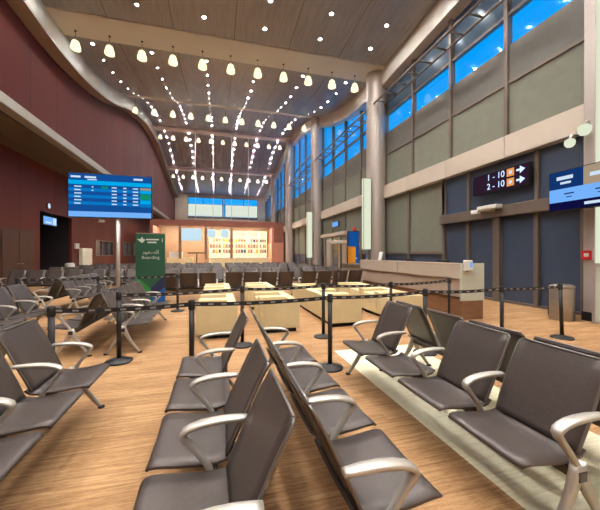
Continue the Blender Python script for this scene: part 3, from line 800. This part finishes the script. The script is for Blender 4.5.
# green roll-up banner
t = thing('rollup_banner', 'green roll-up banner with white lettering and blue chevron foot', 'banner', (-1.82, 9.6, 0))
BW = .385
d = MB(); d.box(-BW - .02, BW + .02, -.1, .1, 0, .1, .02); d.build('base', 'steel', t)
d = MB(); d.tube([(0, .05, .08), (0, .05, 2.1)], .012); d.box(-BW, BW, -.012, .02, 2.07, 2.1, .004); d.build('support_pole', 'steel', t)
d = MB(); d.mi = 0; d.box(-BW, BW, -.006, .0, .1, 2.08)
yq = -.009
d.mi = 1; d.quad((-BW, yq, .58), (-.0, yq, .22), (-.0, yq, .52), (-BW, yq, .9)); d.quad((-BW, yq, .1), (.1, yq, .1), (0, yq, .22), (-BW, yq, .3))
d.mi = 2; d.quad((0, yq, .22), (BW, yq, .56), (BW, yq, .92), (0, yq, .52)); d.mi = 3; d.quad((0.0, yq, .22), (.12, yq, .1), (BW, yq, .1), (BW, yq, .56))
d.mi = 4; yq = -.011
for sx, sz in ((0, 0),):   # winged emblem and name lines at the top
    cx, cz = -.22, 1.9
    d.bm.faces.new([d.bm.verts.new(p) for p in ((cx - .13, yq, cz + .02), (cx - .05, yq, cz - .05), (cx, yq, cz - .09), (cx + .05, yq, cz - .05), (cx + .08, yq, cz + .01), (cx + .03, yq, cz + .03), (cx, yq, cz + .09), (cx - .03, yq, cz + .03))]).material_index = 4
    d.quad((-.12, yq, 1.89), (.22, yq, 1.89), (.22, yq, 1.93), (-.12, yq, 1.93)); d.quad((-.08, yq, 1.81), (.16, yq, 1.81), (.16, yq, 1.85), (-.08, yq, 1.85))
    d.quad((.3, yq, 1.84), (.315, yq, 1.84), (.315, yq, 1.94), (.3, yq, 1.94))
pan = d.build('banner_panel', ['green', 'leaf_green', 'navy', 'blue', 'paper'], t)
lettering('Boarding', .13, 'paper', 'lettering', pan, (0, -.011, 1.40), (PI / 2, 0, 0), .002)
lettering('\uFEA9\uFEEE\uFECC\uFEBC\uFEDF\uFE8D', .15, 'paper', 'lettering', pan, (0, -.011, 1.55), (PI / 2, 0, 0), .002)

# ---------------------------------------------------------------- boarding counter
t = thing('boarding_counter', 'long tan boarding counter with wood plinth and pale green end panel', 'counter', (0, 0, 0))
CX0, CX1, CY0, CY1 = 5.36, 5.96, 5.86, 11.0
d = MB(); d.box(CX0 + .12, CX1 - .05, CY0 + .03, CY1, 0, .5, .005); d.build('plinth', 'brown_wood', t)
d = MB(); d.box(CX0 + .06, CX1 - .02, CY0 + .02, CY1, .5, .93, .005); d.build('lower_panel', 'desk_low', t)
for k in range(2):
    a = CY0 + .02 + (CY1 - CY0) / 2 * k; c = CY0 + (CY1 - CY0) / 2 * (k + 1) - .01
    d = MB(); d.box(CX0, CX0 + .09, a, c, .93, 1.26, .008); d.build('front_panel', 'desk_top', t)
d = MB(); d.box(CX0 + .02, CX1 - .0, CY0 + .02, CY1, 1.0, 1.04, .005); d.build('work_surface', 'desk_low', t)
d = MB(); d.box(CX0 - .01, CX0 + .2, CY0 + .02, CY1, 1.25, 1.285, .006); d.build('ledge', 'desk_top', t)
d = MB(); d.box(CX0 - .02, CX1 + .02, CY0 - .03, CY0 + .02, .43, 1.29, .006); d.build('end_panel', 'pale_glass', t)
d = MB(); d.box(CX0 + .02, CX1, CY0 - .015, CY0 + .03, 0, .43, .005); d.build('end_plinth', 'brown_wood', t)
# dispenser hung on the end panel
t = thing('sanitizer_dispenser', 'white wall dispenser with blue label on the counter end panel', 'dispenser', (5.47, 5.825, 1.12))
d = MB(); d.box(-.09, .09, -.1, .005, 0, .24, .02, 3); d.build('body', 'white', t)
d = MB(); d.mi = 0; d.quad((.0, -.102, .08), (.07, -.102, .08), (.07, -.102, .2), (.0, -.102, .2)); d.build('label_panel', 's_pale', t)
d = MB(); d.tube([(-.02, -.05, .005), (-.02, -.05, -.03)], .014); d.build('nozzle', 'black', t)
# monitors and items behind the ledge
def monitor(x, y, lab):
    t = thing('computer_monitor', lab, 'monitor', (x, y, 1.04))
    d = MB(); d.box(-.1, .1, -.1, .1, 0, .012, .004); d.build('stand_base', 'plastic', t)
    d = MB(); d.tube([(0, 0, .01), (0, 0, .2)], .016); d.build('stand_neck', 'plastic', t)
    d = MB(); d.box(-.035, -.005, -.22, .22, .07, .30, .006); d.build('screen_panel', 'plastic', t)
monitor(5.75, 6.9, 'black monitor on the counter nearest its pale green end'); monitor(5.75, 8.3, 'black monitor on the counter, second from the pale green end')
tag(MB().box(-.0, .012, -.11, .11, 0, .3, .002).build('paper_notice', 'paper', None, (5.40, 9.6, 1.287), (0, math.radians(14), 0)), 'white paper notice leaning on the counter ledge near the column', 'notice')

# second counter near the first column
t = thing('service_desk', 'grey-brown service desk standing before the first round column', 'counter', (6.2, 12.6, 0))
d = MB(); d.box(-.5, .6, -.8, .9, .12, 1.0, .01); d.build('body', 'desk_low', t)
d = MB(); d.box(-.6, .7, -.9, 1.0, 1.0, 1.06, .008); d.build('worktop', 'mull', t)
d = MB(); d.box(-.45, .55, -.75, .85, 0, .12); d.build('plinth', 'black', t)

# orange banner, blue totem, glass gate
t = thing('rollup_banner', 'plain orange roll-up banner in front of the blue totem', 'banner', (6.42, 14.1, 0))
d = MB(); d.box(-.24, .24, -.1, .1, 0, .09, .02); d.build('base', 'steel', t)
d = MB(); d.box(-.2, .2, -.008, .0, .09, 1.86); d.build('banner_panel', 'orange', t)
d = MB(); d.tube([(0, .04, .06), (0, .04, 1.88)], .01); d.box(-.2, .2, -.012, .05, 1.85, 1.88); d.build('support_pole', 'steel', t)
t = thing('display_totem', 'tall bright blue display totem beside the first round column', 'display', (7.12, 15.5, 0))
d = MB(); d.box(-.32, .32, -.08, .1, 0, 2.75, .02); d.build('casing', 'plastic', t)
d = MB(); d.mi = 0; d.quad((-.29, -.083, .35), (.29, -.083, .35), (.29, -.083, 2.7), (-.29, -.083, 2.7)); d.mi = 1
d.quad((-.2, -.085, 1.5), (.1, -.085, 1.5), (.1, -.085, 1.62), (-.2, -.085, 1.62)); d.quad((-.2, -.085, 1.25), (.2, -.085, 1.25), (.2, -.085, 1.3), (-.2, -.085, 1.3))
d.build('screen', [M_ for M_ in ('s_blue_b', 's_text')] if 's_blue_b' in M else ['s_navy', 's_text'], t)
tag(MB().lathe([(0, .0), (.1, 0), (.12, .05), (.06, .2), (0, .24)], 14).build('beacon_lamp', 'red_box', None, (7.2, 15.5, 2.752)), 'small orange-red beacon on top of the blue totem', 'beacon')

# gate doors past the first column
t = thing('gate_portal', 'glazed gate doorway with tan canopy between the first and second columns', 'doorway', (0, 0, 0))
d = MB(); d.box(7.9, 8.6, 18.4, 23.3, 2.75, 3.0, .02); d.build('canopy', 'tan', t)
for y in (18.5, 20.1, 21.7, 23.2):
    d = MB(); d.box(8.2, 8.36, y - .08, y + .08, 0, 2.75, .01); d.build('post', 'steel', t)
for a, c in ((18.6, 20.0), (20.2, 21.6), (21.8, 23.1)):
    d = MB(); d.box(8.27, 8.29, a, c, .02, 2.72); d.build('glass_leaf', 'glass', t)
t = thing('gate_sign', 'small hanging blue and white sign above the distant gate canopy', 'sign', (8.3, 21.0, 3.45))
d = MB(); d.box(-.05, .05, -.6, .6, 0, .4, .01); d.build('casing', 'plastic', t)
d = MB(); d.quad((-.053, .56, .04), (-.053, -.56, .04), (-.053, -.56, .36), (-.053, .56, .36)); d.build('screen', 's_pale', t)
d = MB(); d.tube([(0, -.4, .4), (0, -.4, .97)], .015); d.tube([(0, .4, .4), (0, .4, .97)], .015); d.build('hanger', 'mull', t)
# screening arch
t = thing('screening_arch', 'pale metal walk-through arch before the distant gate doorway', 'arch', (6.9, 17.2, 0))
for s in (-.5, .5):
    d = MB(); d.box(s - .08, s + .08, -.3, .3, 0, 2.1, .03); d.build('side_panel', 'alu', t)
d = MB(); d.box(-.58, .58, -.3, .3, 2.1, 2.32, .03); d.build('header', 'tan', t)

# ---------------------------------------------------------------- signs, cameras and fittings on the right
t = thing('gate_display', 'dark LED gate sign with white numbers and orange icons over the doors', 'sign', (8.5, 7.72, 3.46))
d = MB(); d.box(-.06, .1, -.98, .98, 0, .64, .01); d.build('casing', 'plastic', t)
RX = (PI / 2, 0, -PI / 2)
d = MB(); d.mi = 0; d.quad((-.063, .96, .02), (-.063, -.96, .02), (-.063, -.96, .62), (-.063, .96, .62)); d.mi = 1
for z in (.36, .07):
    d.quad((-.066, -.30, z), (-.066, -.54, z), (-.066, -.54, z + .23), (-.066, -.30, z + .23))
d.mi = 2
for z in (.36, .07): d.quad((-.068, -.37, z + .07), (-.068, -.47, z + .07), (-.068, -.47, z + .16), (-.068, -.37, z + .16))
d.mi = 3
for z in (.36, .07):
    zc = z + .12
    d.bm.faces.new([d.bm.verts.new((-.067, yv, zv)) for yv, zv in ((-.61, zc + .03), (-.72, zc + .03), (-.72, zc + .11), (-.88, zc), (-.72, zc - .11), (-.72, zc - .03), (-.61, zc - .03))]).material_index = 3
sc_ = d.build('screen', ['s_maroon', 's_orange', 's_text', 's_led'], t)
lettering('1 - 10', .27, 's_led', 'lettering', sc_, (-.066, .09, .48), RX, .002); lettering('2 - 10', .27, 's_led', 'lettering', sc_, (-.066, .09, .19), RX, .002)

t = thing('boarding_display', 'wide blue sign with pale blue band hung by the tan pilaster', 'sign', (7.62, 4.72, 2.48))
d = MB(); d.box(-.05, .08, -.92, .84, 0, .92, .015); d.build('casing', 'plastic', t)
d = MB()
def yb(y0, y1, z0, z1, mi, o): d.mi = mi; d.quad((-.05 - o, y1, z0), (-.05 - o, y0, z0), (-.05 - o, y0, z1), (-.05 - o, y1, z1))
yb(-.9, .82, .02, .2, 0, .003); yb(-.9, .82, .2, .5, 1, .003); yb(.12, .82, .5, .9, 2, .003); yb(-.9, .12, .5, .9, 3, .003)
yb(.32, .66, .7, .78, 4, .005); yb(.36, .58, .6, .65, 4, .005); yb(-.3, .0, .66, .74, 4, .005)
for y0 in (.5, -.1, -.6): yb(y0 - .2, y0, .36, .39, 2, .005); yb(y0 - .16, y0 - .04, .29, .31, 2, .005)
yb(-.5, .1, .08, .14, 4, .005)
d.build('screen', ['s_ink', 's_pale', 's_deep', 's_tan', 's_text'], t)
d = MB(); d.box(.06, .5, .27, .39, .55, .67); d.build('wall_bracket', 'mull', t)

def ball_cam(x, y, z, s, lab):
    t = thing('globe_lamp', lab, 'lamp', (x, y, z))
    d = MB(); d.lathe([(0, -.13 * s), (.07 * s, -.11 * s), (.12 * s, -.05 * s), (.13 * s, .02 * s), (.12 * s, .08 * s), (.06 * s, .12 * s), (0, .12 * s)], 18); d.build('globe', 'strip_light', t)  # emission added to the globe, lifting it out of shade
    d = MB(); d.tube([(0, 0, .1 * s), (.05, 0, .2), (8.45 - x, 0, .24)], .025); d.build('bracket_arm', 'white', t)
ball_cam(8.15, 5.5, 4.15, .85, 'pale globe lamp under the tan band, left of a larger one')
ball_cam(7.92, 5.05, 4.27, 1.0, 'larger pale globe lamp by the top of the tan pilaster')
t = thing('floodlight', 'white tilted floodlight fixed on the tan header over the dark doors', 'floodlight', (8.36, 7.95, 2.86))
d = MB(); d.box(-.05, .1, -.1, .1, -.0, .05); d.build('mount', 'white', t)
d = MB(); d.box(-.16, .12, -.38, .36, .045, .18, .04, 3); d.build('housing', 'white', t)
d = MB(); d.box(-.2, -.05, .3, .56, -.06, .08, .03, 3); d.build('lamp_head', 'white', t)
t = thing('fire_alarm', 'small red fire alarm box on the tan pilaster', 'alarm', (8.04, 5.05, 1.38))
d = MB(); d.box(-.05, .012, -.1, .1, 0, .2, .015); d.build('housing', 'red_box', t)
d = MB(); d.quad((-.052, .05, .06), (-.052, -.05, .06), (-.052, -.05, .14), (-.052, .05, .14)); d.build('press_plate', 'white', t)
t = thing('waste_bin', 'brushed steel cylindrical waste bin by the dark doors', 'bin', (7.62, 5.3, 0))
d = MB(); d.lathe([(0, 0), (.22, 0), (.23, .02), (.23, .72), (.22, .74), (0, .74)], 26); d.build('body', 'steel', t)
d = MB(); d.lathe([(0, .80), (.2, .80), (.235, .78), (.235, .73), (0, .73)], 26); d.build('lid', 'steel', t)
tag(MB().box(-.16, .16, -.2, .2, 0, .78, .03).build('waste_bin', 'black', None, (8.05, 5.62, 0)), 'black bin tucked between the steel bin and the pilaster', 'bin')

# ---------------------------------------------------------------- fittings on the left
t = thing('wall_clock', 'round white clock on the red wall above the dark doorway', 'clock', (XLOW + .0, 20.1, 4.15))
d = MB(); d.lathe([(0, .0), (.17, 0), (.17, .06), (.15, .07)], 24, mtx=Matrix.Rotation(PI / 2, 4, 'Y')); d.build('case', 'plastic', t)
d = MB(); d.lathe([(0, .065), (.15, .065)], 24, mtx=Matrix.Rotation(PI / 2, 4, 'Y')); d.build('dial', 's_text', t)  # dial made to glow so it stays white on the unlit wall
t = thing('wayfinding_sign', 'small lit hanging sign in the dark doorway', 'sign', (-9.35, 21.0, 3.15))
d = MB(); d.box(-.06, .06, -.75, .75, 0, .5, .01); d.tube([(0, -.5, .5), (0, -.5, .66)], .012); d.tube([(0, .5, .5), (0, .5, .66)], .012); d.build('casing', 'plastic', t)
d = MB(); d.mi = 0; d.quad((.063, -.72, .03), (.063, .72, .03), (.063, .72, .47), (.063, -.72, .47)); d.mi = 1; d.quad((.065, .3, .06), (.065, .68, .06), (.065, .68, .44), (.065, .3, .44))
d.quad((.065, -.5, .1), (.065, .15, .1), (.065, .15, .2), (.065, -.5, .2)); d.build('screen', ['s_pale', 's_text'], t)
t = thing('wall_cabinet', 'cream wall cabinet on the red wall right of the dark doorway', 'cabinet', (XLOW, 24.9, .68))
d = MB(); d.box(0, .22, -.85, .85, 0, 1.22, .02); d.build('body', 'cab', t)
d = MB(); d.box(.21, .24, -.8, .8, .05, 1.17, .01); dd = d.build('door', 'cab', t)
d = MB(); d.tube([(.24, .65, .55), (.27, .65, .55), (.27, .65, .7), (.24, .65, .7)], .01); d.build('handle', 'steel', dd)
tag(MB().box(0, .12, -.25, .25, 0, .35, .02).build('wall_speaker', 'white', None, (XLOW, 23.6, 1.85)), 'small white box on the red wall beside the cream cabinet', 'wall box')
t = thing('security_camera', 'white bullet camera on the red wall left of the flight screen pole', 'camera', (XLOW, 27.5, 4.0))
d = MB(); d.tube([(0, 0, 0), (.35, 0, 0)], .03); d.build('wall_arm', 'white', t)
d = MB(); d.tube([(.3, -.45, .05), (.3, .3, .12)], .11, 12); d.build('housing', 'white', t)
t = thing('waste_bin', 'slim white pedestal bin in front of the dark doorway', 'bin', (-8.0, 20.2, 0))
d = MB(); d.lathe([(0, 0), (.2, 0), (.2, .62), (0, .62)], 18); d.build('body', 'steel', t)
d = MB(); d.lathe([(0, .62), (.23, .62), (.23, .95), (.15, 1.0), (0, 1.0)], 18); d.build('lid', 'white', t)

# ---------------------------------------------------------------- snack shop at the far end
SY = 36.0
t = thing('snack_shop', 'brightly lit snack shop pavilion with red-brown fascia across the hall end', 'shop', (0, 0, 0))
d = MB(); d.box(-6.9, 7.6, SY, SY + .3, 4.6, 5.25, .03); d.build('fascia', 'shop_red', t)
d = MB(); d.box(-6.9, 7.6, SY + .3, SY + 4.6, 5.1, 5.2); d.build('roof', 'shop_red', t)
d = MB(); d.box(-6.9, 7.6, SY + 4.4, SY + 4.6, 0, 5.1); d.build('rear_panel', 'shop_wood', t)
d = MB(); d.box(-6.9, -6.6, SY, SY + 4.5, 0, 4.6); d.build('side_panel', 'shop_red', t)
d = MB(); d.mi = 0; d.box(6.45, 7.6, SY - .02, SY + 4.5, 2.85, 4.65); d.mi = 1; d.box(6.45, 7.6, SY, SY + 4.5, 0, 2.85); d.box(6.2, 6.47, SY, SY + .4, 0, 4.6); d.build('end_pier', ['shop_red', 'shop_pink'], t)
for x in (-3.9, -1.2, 1.6): 
    d = MB(); d.box(x - .14, x + .14, SY + .1, SY + .4, 1.0, 4.6); d.build('pillar', 'shop_wood', t)
for x0, x1 in ((-6.4, -3.8), (-3.2, -.6), (0.0, 2.8), (3.2, 6.0)):
    d = MB(); d.box(x0, x1, SY + 1.0, SY + 2.6, 5.03, 5.1, .01); d.build('ceiling_lamp', 'shop_lamp', t)
# service counter
t = thing('shop_counter', 'long cream shop counter below the lit shelves', 'counter', (2.6, SY + .4, 0))
d = MB(); d.box(-3.4, 3.5, 0, .7, 0, 1.0, .02); d.build('body', 'shop_cream', t)
d = MB(); d.box(-3.45, 3.55, -.05, .75, 1.0, 1.08, .01); d.build('worktop', 'white', t)
t = thing('shop_counter', 'short white and yellow serving counter at the left of the snack shop', 'counter', (-3.9, SY + .5, 0))
d = MB(); d.box(-1.4, 1.3, 0, .7, 0, 1.1, .02); d.build('body', 'shop_cream', t)
d = MB(); d.box(-1.2, .2, .1, .6, 1.1, 1.75, .03); d.build('display_case', 'white', t)
# shelf units with packets
pk_me = []
for m in ('brown_wood', 'shop_red', 'cab', 'orange', 'shop_wood', 'navy'):
    b = MB(); b.box(-.13, .13, -.08, .08, 0, .36, .03); o = b.build('snack_packet', m); pk_me.append(o.data); bpy.data.objects.remove(o)
for ui, x in enumerate((-.2, 1.35, 2.9, 4.45, 5.75)):
    wd = .74 if ui < 4 else .5
    t = thing('shelf_unit', 'backlit cream shelf unit, %s from the left behind the long counter' % ORD[ui], 'shelf', (x, SY + 4.0, 0), 0, 'shop shelf units')
    d = MB(); d.box(-wd, wd, .3, .36, 1.0, 4.4); d.build('backlit_panel', 'shop_glow', t)
    for s in (-1, 1):
        d = MB(); d.box(s * wd, s * (wd - .06), -.1, .34, 0, 4.4); d.build('upright', 'shop_cream', t)
    for k, z in enumerate((1.0, 1.65, 2.3, 2.95, 3.6, 4.36)):
        d = MB(); d.box(-wd + .06, wd - .06, -.1, .3, z, z + .05); d.build('shelf', 'brown_wood' if k in (1, 2) else 'shop_cream', t)
    for k, z in enumerate((1.65, 2.3, 2.95)):
        for q in range(4):
            o = bpy.data.objects.new('snack_packet', pk_me[random.randrange(6)]); COL.objects.link(o)
            o.location = (x + (-.75 + q * .5) * (wd - .18) / .75 * .95, SY + 4.05, z + .051)
            if ui == 4: o.scale = (.62, 1, 1)
            tag(o, '%s packet on the %s shelf of the %s lit unit in the snack shop' % (['leftmost', 'second', 'third', 'rightmost'][q], ['lower', 'middle', 'upper'][k], ORD[ui]), 'snack packet', 'packets on the shop shelves')
def menu(x0, x1, z0, z1, lab):
    t = thing('menu_screen', lab, 'screen', ((x0 + x1) / 2, SY + .12, z0)); w = (x1 - x0) / 2; h = z1 - z0
    d = MB(); d.box(-w, w, 0, .08, 0, h, .01); d.build('casing', 'white', t)
    d = MB(); d.quad((-w + .04, -.004, .04), (w - .04, -.004, .04), (w - .04, -.004, h - .04), (-w + .04, -.004, h - .04)); d.build('screen', 's_shop', t)
    d = MB(); d.tube([(0, .04, h), (0, .04, 4.6 - z0)], .02); d.build('hanger', 'mull', t)
menu(-4.05, -1.65, 2.95, 4.35, 'large pale blue menu screen at the left of the snack shop')
menu(-1.05, -.2, 3.4, 4.3, 'small square menu screen just right of the large one')
menu(.45, 1.25, 3.4, 4.3, 'small square menu screen farther right, above the lit shelves')
t = thing('bar_table', 'dark high table standing before the snack shop pillars', 'table', (-2.1, SY - .9, 0))
d = MB(); d.lathe([(0, 0), (.3, 0), (.3, .03), (.05, .06), (.05, 1.55), (0, 1.55)], 16); d.build('pedestal', 'black', t)
d = MB(); d.box(-.9, .9, -.45, .45, 1.55, 1.68, .03); d.build('tabletop', 'black', t)
t = thing('info_totem', 'slim white totem with a black lower half right of the snack shop', 'totem', (7.95, SY - .6, 0))
d = MB(); d.box(-.18, .18, -.1, .1, 0, 1.3, .02); d.build('lower_body', 'black', t)
d = MB(); d.box(-.18, .18, -.1, .1, 1.3, 2.4, .02); d.build('upper_body', 'white', t)
# suspension rods above the shop
for k, x in enumerate((-2.3, -.42, 1.6, 3.5)):
    tag(MB().tube([(x, SY + .15, 5.25), (x, SY + .15, ceil_z(SY + .15) - .03)], .022, 8).build('suspension_rod', 'white'), 'thin white rod rising from the shop fascia to the ceiling, %s from the left' % ORD[k], 'rod', 'rods above the snack shop')

# ---------------------------------------------------------------- light and world
w = bpy.data.worlds.new('world'); SC.world = w; w.use_nodes = True
bg = w.node_tree.nodes['Background']; bg.inputs[0].default_value = rgb(0, 158, 244); bg.inputs[1].default_value = 1.15
SC.view_settings.view_transform = 'Standard'; SC.view_settings.look = 'None'; SC.view_settings.gamma = 1.0
SC.view_settings.exposure = 0.0; SC.view_settings.use_curve_mapping = False
SC.cycles.use_denoising = True; SC.cycles.max_bounces = 8; SC.cycles.diffuse_bounces = 5; SC.cycles.glossy_bounces = 3
SC.cycles.transparent_max_bounces = 12; SC.cycles.sample_clamp_indirect = 6.0; SC.cycles.caustics_reflective = False; SC.cycles.caustics_refractive = False
